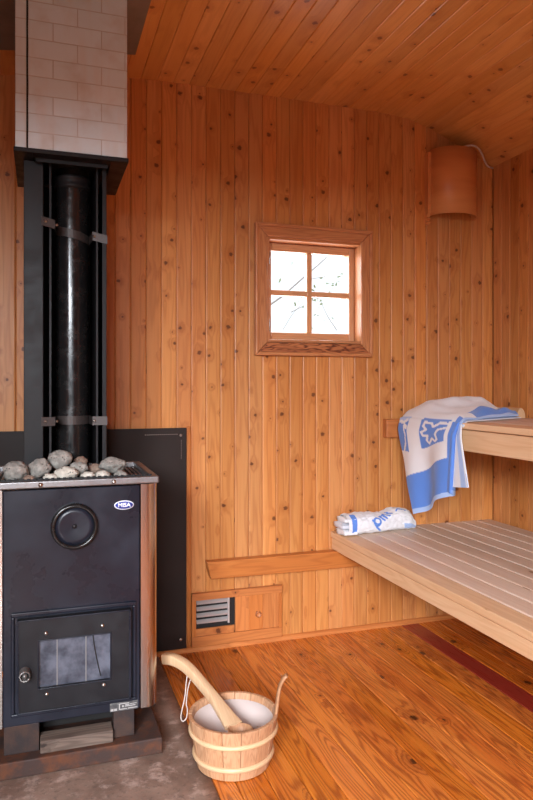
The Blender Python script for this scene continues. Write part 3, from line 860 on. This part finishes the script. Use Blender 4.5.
# ------------------------------------------------------------------ bucket and ladle
BX, BY = .536, 1.893
bk = thing('sauna_bucket', 'round wooden sauna bucket with upright handle on the floor', 'bucket', (BX, BY, .002))
mb = MB(); ns = 15; z0, z1 = .002, .146
rb, rt = .106, .131
for i in range(ns):
    a0 = 2*PI*i/ns+.004; a1 = 2*PI*(i+1)/ns-.004; sub = 6
    V = []; F = []; UV = []; o = random.random()*5
    for j in range(sub+1):
        a = a0 + (a1-a0)*j/sub; c, s_ = math.cos(a), math.sin(a)
        for (r_, z) in ((rb, z0), (rt, z1), (rt-.011, z1), (rb-.011, z0)):
            V.append((BX+r_*c, BY+r_*s_, z))
    for j in range(sub):
        A, B = 4*j, 4*j+4
        for q in range(4):
            q2 = (q+1) % 4
            F.append((A+q, B+q, B+q2, A+q2)); zz = [V[k][2] for k in F[-1]]
            UV.append([(j*.008+o, zz[0]), (j*.008+.008+o, zz[1]), (j*.008+.008+o, zz[2]), (j*.008+o, zz[3])])
    F.append((0,1,2,3)); UV.append([(o, V[k][2]) for k in (0,1,2,3)])
    e = 4*sub; F.append((e+3,e+2,e+1,e)); UV.append([(o, V[k][2]) for k in (3,2,1,0)])
    mb.add(V, F, UV, smooth=False)
mb.lathe([(0, .012), (rb-.010, .012), (rb-.010, .006), (0, .006)], (BX, BY, 0), 40, smooth=False)
mb.build('staves', M['bucket'], bk, bevel=.0012, seg=1, fixn=True)
mb = MB(); rl = lambda z: rb-.011 + (rt-rb)*(z-z0)/(z1-z0) - .0004
mb.lathe([(rl(.127), .127), (rl(.127)-.002, .128), (rl(.05)-.003, .05), (rl(.03)-.012, .036), (0, .034)], (BX, BY, 0), 56)
ob = mb.build('liner', M['liner'], bk, fixn=True); ob['label'] = 'pale grey inner liner'
for z, rr in ((.103, .0058), (.036, .0062)):
    R = rb + (rt-rb)*(z-z0)/(z1-z0) + .002
    mb = MB(); P = [(BX+R*math.cos(2*PI*k/56), BY+R*math.sin(2*PI*k/56), z) for k in range(57)]
    mb.tube(P, rr, 10, caps=False, flat=1.25); mb.build('hoop', M['pale'], bk, fixn=True)
# the tall handle stave
cen = smooth_path([(.6475, 1.8545, .100), (.6535, 1.8530, .140), (.6575, 1.8520, .170), (.661, 1.851, .198), (.666, 1.8495, .222), (.676, 1.846, .243), (.6845, 1.843, .252)], 5)
tang = Vector((.33, .944, 0)); V = []; F = []; n = len(cen)
for i, p in enumerate(cen):
    d = (cen[min(i+1, n-1)] - cen[max(i-1, 0)]).normalized(); nr = d.cross(tang).normalized()
    w = .021 - .009*i/(n-1); h = .0064 - .0008*i/(n-1)
    for k in range(10):
        a = 2*PI*k/10; V.append(p + tang*w*math.cos(a) + nr*h*math.sin(a))
for i in range(n-1):
    for k in range(10): F.append((i*10+k, i*10+(k+1)%10, (i+1)*10+(k+1)%10, (i+1)*10+k))
F += [tuple(range(10))[::-1], tuple((n-1)*10+k for k in range(10))]
mb = MB(); mb.add(V, F, [[(V[k].y+V[k].x, V[k].z) for k in f] for f in F], smooth=True)
mb.build('handle', M['bucket'], bk, fixn=True)

ld = thing('sauna_ladle', 'pale wooden ladle with curved handle resting in the bucket', 'ladle', (.52, 1.84, .13))
cen = smooth_path([(.386, 2.185, .208), (.410, 2.155, .212), (.434, 2.120, .207), (.455, 2.080, .194), (.475, 2.030, .176), (.494, 1.975, .159), (.508, 1.920, .144), (.526, 1.856, .123)], 6)
V = []; F = []; n = len(cen)
for i, p in enumerate(cen):
    d = (cen[min(i+1, n-1)] - cen[max(i-1, 0)]).normalized()
    sd_ = d.cross(Vector((0,0,1))).normalized(); up = sd_.cross(d).normalized()
    t = i/(n-1)
    w = .0125 + .003*(1-t) - .001*t + (.017*((t-.6)/.4)**2 if t > .6 else 0); h = .0165 - .002*t - (.006*((t-.7)/.3) if t > .7 else 0)
    for k in range(16):
        a = 2*PI*k/16; ca, sa = math.cos(a), math.sin(a)
        sg = lambda v: math.copysign(abs(v)**.32, v)
        V.append(p + sd_*w*sg(ca) + up*h*sg(sa))
for i in range(n-1):
    for k in range(16): F.append((i*16+k, i*16+(k+1)%16, (i+1)*16+(k+1)%16, (i+1)*16+k))
F += [tuple(range(16))[::-1], tuple((n-1)*16+k for k in range(16))]
mb = MB(); mb.add(V, F, [[(V[k].x, V[k].y) for k in f] for f in F], smooth=True)
ob = mb.build('ladle_handle', M['pale'], ld, fixn=True); ob.modifiers.new('es', 'EDGE_SPLIT').split_angle = math.radians(50)
bc = (.537, 1.826, .096)
mb = MB()
outer = [(0, -.022), (.014, -.021), (.027, -.010), (.034, .010), (.036, .030)]
inner = [(.033, .031), (.029, .010), (.023, -.005), (.012, -.014), (0, -.015)]
mb.lathe(outer + inner, bc, 32)
mb.build('bowl', M['bucket'], ld, fixn=True)
mb = MB(); mb.tube(smooth_path([(.447, 2.098, .212), (.441, 2.088, .192), (.434, 2.078, .16), (.428, 2.068, .125), (.418, 2.062, .09), (.414, 2.06, .068), (.421, 2.06, .056), (.432, 2.06, .066), (.435, 2.062, .09), (.432, 2.064, .11), (.440, 2.075, .15), (.453, 2.08, .185)]), .0020, 6)
mb.tube([(.447, 2.098, .2075), (.447, 2.098, .213)], .005, 10)
mb.build('hanging_cord', M['cord'], ld)

# ------------------------------------------------------------------ towels
WHITE = (.80, .80, .83); BLUE = (.115, .255, .70); PALEB = (.40, .55, .86)
def cloth(name, V, F, C, nu, th, label):
    me = bpy.data.meshes.new(name); me.from_pydata(V, [], F)
    ca = me.attributes.new('weave', 'FLOAT_COLOR', 'POINT')
    ca.data.foreach_set('color', [c for col in C for c in (*col, 1)])
    for p in me.polygons: p.use_smooth = True
    me.materials.append(M['terry'])
    ob = bpy.data.objects.new(name, me); COL.objects.link(ob)
    if th:
        m = ob.modifiers.new('thick', 'SOLIDIFY'); m.thickness = th; m.offset = 0
    return tag(ob, label, 'towel')
def seg_d(p, a, b):
    ax, ay = a; bx, by = b; dx, dy = bx-ax, by-ay
    t = max(0, min(1, ((p[0]-ax)*dx + (p[1]-ay)*dy)/(dx*dx+dy*dy+1e-12)))
    return math.hypot(p[0]-ax-t*dx, p[1]-ay-t*dy)
def line_d(p, P): return min(seg_d(p, a, b) for a, b in zip(P, P[1:]))
def ss(a, b, x):
    t = max(0, min(1, (x-a)/(b-a))); return t*t*(3-2*t)
# draped towel: s runs across (0 = edge by the back wall), q runs along, from far end of the bench over the edge and down
SE, ZT = 1.552, .956
NS, NQ = 190, 240
LIE, HANG = .435, .40
leafP = [(.97,.10),(.72,.09),(.50,.24),(.42,.12),(.16,.10),(.12,.24),(.26,.36),(.08,.50),(.14,.64),(.32,.60),(.26,.84),(.36,.96),(.50,.72),(.64,.84),(.72,.74),(.64,.52),(.70,.34),(.97,.24)]
V = []; C = []
for j in range(NQ+1):
    q = j/NQ
    L = q*(LIE+HANG)
    for i in range(NS+1):
        s = i/NS
        lie = L < LIE
        tl = L/LIE if lie else 1.0
        th_ = 0 if lie else (L-LIE)/HANG
        # across
        yl = 2.682 if lie else 2.682 - .165*th_**1.1
        yr = (2.235 + .20*(1-tl)) if lie else 2.235 + .025*th_
        if s < .66:
            p = s/.66; Y = yl + (yr-yl)*p; off = .026 + .008*math.sin(p*9+th_*2)*(.2+th_) ; side = 0
            off += .012*ss(.0, .12, p)*0
        else:
            p = (s-.66)/.34; side = 1
            # folds tucked behind the front sheet
            if p < .30: a = p/.30; Y = yr + .06*a*(1-.0*a) + 0; off = .026 - .008*a + .004*math.cos(a*PI/2)
            elif p < .60: a = (p-.30)/.30; Y = yr + .06 - (.075+.085*th_)*a; off = .018 - .005*a
            else: a = (p-.60)/.40; Y = yr - .015 - .085*th_ + (.14)*a; off = .013 - .006*a
        # round nose on the fold
        if side == 0 and p > .93: off -= .010*((p-.93)/.07)**2
        hang_len = HANG - (.130*(s/.66) if side == 0 else (.130 + .075*((s-.66)/.34)))
        if lie:
            heap = .0
            if side == 0:
                k = 1-p
                heap = .070*math.exp(-((Y-2.60)/.085)**2)*ss(0, .35, 1-tl+.05)*.9 + .022*math.exp(-((Y-2.42)/.09)**2)*ss(0, .5, 1-tl) + .012
                heap += .016*noise.noise(Vector((Y*14, L*11, 0)))*ss(0, .25, 1-tl)
                heap *= (.35 + .65*ss(0, .12, 1-p))
                heap *= .45 + .55*ss(0, .2, tl)
            X = SE + (LIE-L); Z = ZT + max(off*.55, .006) + heap - .006
            if X < SE + .045: # roll over the bench edge
                a = 1 - (X-SE)/.045; Z -= (.020+heap*.3)*a**2.2
        else:
            d = (L-LIE)/HANG*hang_len
            X = SE - off*ss(-.02, .05, d) - .004; Z = ZT + max(off*.55, .006) - .026 - d + .012*math.exp(-d*50)
            if side == 0:
                X -= .006*math.sin(Y*30+1)*ss(0, .2, d) + .012*th_*noise.noise(Vector((Y*8, d*6, 3)))
        V.append((X, Y, Z))
        # printed pattern
        col = WHITE
        d = -(LIE-L) if lie else (L-LIE)/HANG*hang_len
        db = hang_len - d
        if side == 0:
            if not lie and .018 < db < .150: col = BLUE
            if not lie and db <= .018: col = PALEB
            if .40 < p < .86 and -.006 < d < .150 - .095*p:
                col = BLUE
                u_, v_ = (p-.40)/.46, d/.088
                if line_d((u_, v_), leafP) < .042: col = WHITE
            if p < .19 and -.002 < d < .135:
                col = BLUE if d > .012 else PALEB
                if line_d((p/.19, d/.135), [(.9,.25),(.6,.2),(.75,.45),(.7,.75),(.4,1)]) < .06 or line_d((p/.19, d/.135), [(.0,.1),(.5,.12),(.85,.05)]) < .04: col = WHITE
            if p > .915 and -.03 < d < .22: col = BLUE
            if p > .80 and lie and d < -.12: col = BLUE
            if p > .965 and lie: col = PALEB
        else:
            pp = (s-.66)/.34
            if pp < .12: col = BLUE
            elif .30 < pp < .40 or .52 < pp < .58: col = PALEB
            elif pp > .60 and db < .05: col = BLUE
            elif pp > .93: col = BLUE
            if lie and pp < .5: col = PALEB
        C.append(col)
F = []
for j in range(NQ):
    for i in range(NS):
        a = j*(NS+1)+i; F.append((a, a+1, a+NS+2, a+NS+1))
ob = cloth('bath_towel', V, F, C, NS, .004, 'blue and white towel draped over the edge of upper bench')

# folded towel roll on the lower bench
tr = thing('folded_towel', 'folded white and blue towel bundle lying on the lower bench', 'towel', (1.43, 2.66, .455))
NA, NL = 120, 200
V = []; C = []; F = []
def strokes():
    S = []
    S.append([(.0,.30),(.0,-.42)])                                                   # p stem
    S.append([(.17+.17*math.cos(a), .12+.19*math.sin(a)) for a in [2*PI*k/14 for k in range(15)]])
    S.append([(.50,.30),(.50,-.08)]); S.append([(.50,.12),(.55,.26),(.64,.30),(.70,.22),(.71,-.08)]); S.append([(.71,.12),(.76,.26),(.85,.30),(.91,.22),(.92,-.08)])
    S.append([(1.10,.30),(1.10,-.08)])
    return S
STK = strokes()
x0, x1 = 1.240, 1.600
for j in range(NL+1):
    t = j/NL; x = x0 + (x1-x0)*t
    taper = 1 - .55*ss(.86, 1, t)**1.5
    h = (.041 + .002*math.sin(t*8) + .008*math.exp(-((t-.72)/.12)**2))*taper
    w = (.056 + .004*math.sin(t*5))*(1 - .35*ss(.88, 1, t))
    yc = 2.640 + .036*t
    for i in range(NA+1):
        a = 2*PI*i/NA
        ca, sa = math.cos(a), math.sin(a)
        sg = lambda v, e: math.copysign(abs(v)**e, v)
        yy = yc - w*sg(ca, .8); zz = .4565 + h + h*sg(sa, .72)
        nz = .0045*noise.noise(Vector((x*26, a*2.2, 1))) + .003*noise.noise(Vector((x*60, a*5, 4)))
        V.append((x, yy - nz*ca, max(.4552, zz + nz*sa)))
        col = WHITE
        sx = x - x0
        # a: 0 = front, 90deg = top
        av = (a if a < PI else a-2*PI)*.058       # metres round the front, up positive
        if .018 < sx < .040 and -.06 < av < .085: col = BLUE
        # slanted lettering
        cx, cy = .135, -.004
        ux, uy = (sx-cx), (av-cy)
        cA, sA = math.cos(.62), math.sin(.62)
        lx, ly = (ux*cA+uy*sA)/.095, (-ux*sA+uy*cA)/.095
        if -.2 < lx < 1.3 and -.6 < ly < .6 and min(line_d((lx, ly), q) for q in STK) < .058: col = BLUE
        if line_d((sx, av), [(.25,.055),(.262,.068),(.275,.062),(.29,.07),(.30,.06)]) < .004: col = BLUE
        if sx > .285 and -.05 < av < -.012 and sx - .285 > (-.012-av)*.2: col = PALEB
        C.append(col)
for j in range(NL):
    for i in range(NA):
        a = j*(NA+1)+i; F.append((a, a+NA+1, a+NA+2, a+1))
ce = len(V); V.append((x1+.004, 2.680, .470)); C.append(PALEB)
for i in range(NA): F.append((NL*(NA+1)+i, ce, NL*(NA+1)+i+1))
ob = cloth('bundle', V, F, C, NA, 0, ''); del ob['label']; del ob['category']
ob.parent = tr; ob.matrix_parent_inverse = Matrix.Translation(tr.location).inverted()
# the folded layers at its left end
V = []; F = []; C = []
def layer(yc, w, z, th, xl, col):
    n = 28; b = len(V); m = 14
    for j in range(m+1):
        t = j/m; x = xl + (.06)*t
        for i in range(n):
            a = 2*PI*i/n
            rx = 1 if j else .55
            V.append((x + (.004 if j == 0 else 0), yc - w*rx*math.copysign(abs(math.cos(a))**.7, math.cos(a)), z + th*rx*math.copysign(abs(math.sin(a))**.7, math.sin(a)) + .004*noise.noise(Vector((a*2, z*50, 0))))); C.append(col)
    for j in range(m):
        for i in range(n): F.append((b+j*n+i, b+(j+1)*n+i, b+(j+1)*n+(i+1)%n, b+j*n+(i+1)%n))
    c = len(V); V.append((xl, yc, z)); C.append(col)
    for i in range(n): F.append((b+i, b+(i+1)%n, c))
layer(2.640, .052, .469, .0125, 1.222, WHITE)
layer(2.645, .050, .495, .0120, 1.214, (.68,.70,.78))
layer(2.638, .046, .521, .0115, 1.224, WHITE)
ob = cloth('folded_end', V, F, C, 0, 0, ''); del ob['label']; del ob['category']
ob.parent = tr; ob.matrix_parent_inverse = Matrix.Translation(tr.location).inverted()

# ------------------------------------------------------------------ light
w = bpy.data.worlds.new('daylight'); SC.world = w; w.use_nodes = True
bg = w.node_tree.nodes['Background']
tc = w.node_tree.nodes.new('ShaderNodeTexCoord'); sx_ = w.node_tree.nodes.new('ShaderNodeSeparateXYZ'); mr = w.node_tree.nodes.new('ShaderNodeMapRange'); mxw = w.node_tree.nodes.new('ShaderNodeMix'); mxw.data_type = 'RGBA'
w.node_tree.links.new(tc.outputs['Generated'], sx_.inputs[0]); w.node_tree.links.new(sx_.outputs[2], mr.inputs[0])
mr.inputs[1].default_value = -.03; mr.inputs[2].default_value = .02
w.node_tree.links.new(mr.outputs[0], mxw.inputs[0]); mxw.inputs[6].default_value = (.66, .67, .66, 1); mxw.inputs[7].default_value = (.86, .94, 1, 1)
w.node_tree.links.new(mxw.outputs[2], bg.inputs[0]); bg.inputs[1].default_value = 1.1
def area(name, loc, rot, sx, sy, power, col, spread=180):
    l = bpy.data.lights.new(name, 'AREA'); l.shape = 'RECTANGLE'; l.size = sx; l.size_y = sy; l.energy = power; l.color = col; l.spread = math.radians(spread)
    o = bpy.data.objects.new(name, l); COL.objects.link(o); o.location = loc; o.rotation_euler = rot
    return o
def sky_area(name, loc, aim, sx, sy, power, col):
    q = (Vector(aim) - Vector(loc)).to_track_quat('-Z', 'Y')
    return area(name, loc, q.to_euler(), sx, sy, power, col)
sky_area('daylight_outside', (-2.0, -4.3, 3.1), (.9, 2.2, .4), 3.2, 2.5, 1230, (.88, .94, 1))
area('daylight_small', (1.145, D+.16, 1.51), (math.radians(-80), 0, 0), .40, .38, 4, (.96, .98, 1))

cam = bpy.data.cameras.new('camera'); co = bpy.data.objects.new('camera', cam); COL.objects.link(co)
co.location = (0, 0, 1.1); co.rotation_euler = (PI/2, 0, -math.atan(226.5/672))
cam.sensor_fit = 'AUTO'; cam.sensor_width = 36; cam.lens = 36*672/800
cam.shift_x = 0; cam.shift_y = -15/800
cam.clip_start = .05
SC.camera = co
vs = SC.view_settings
vs.view_transform = 'Standard'; vs.look = 'None'; vs.gamma = 1; vs.exposure = 0.5
vs.use_curve_mapping = False
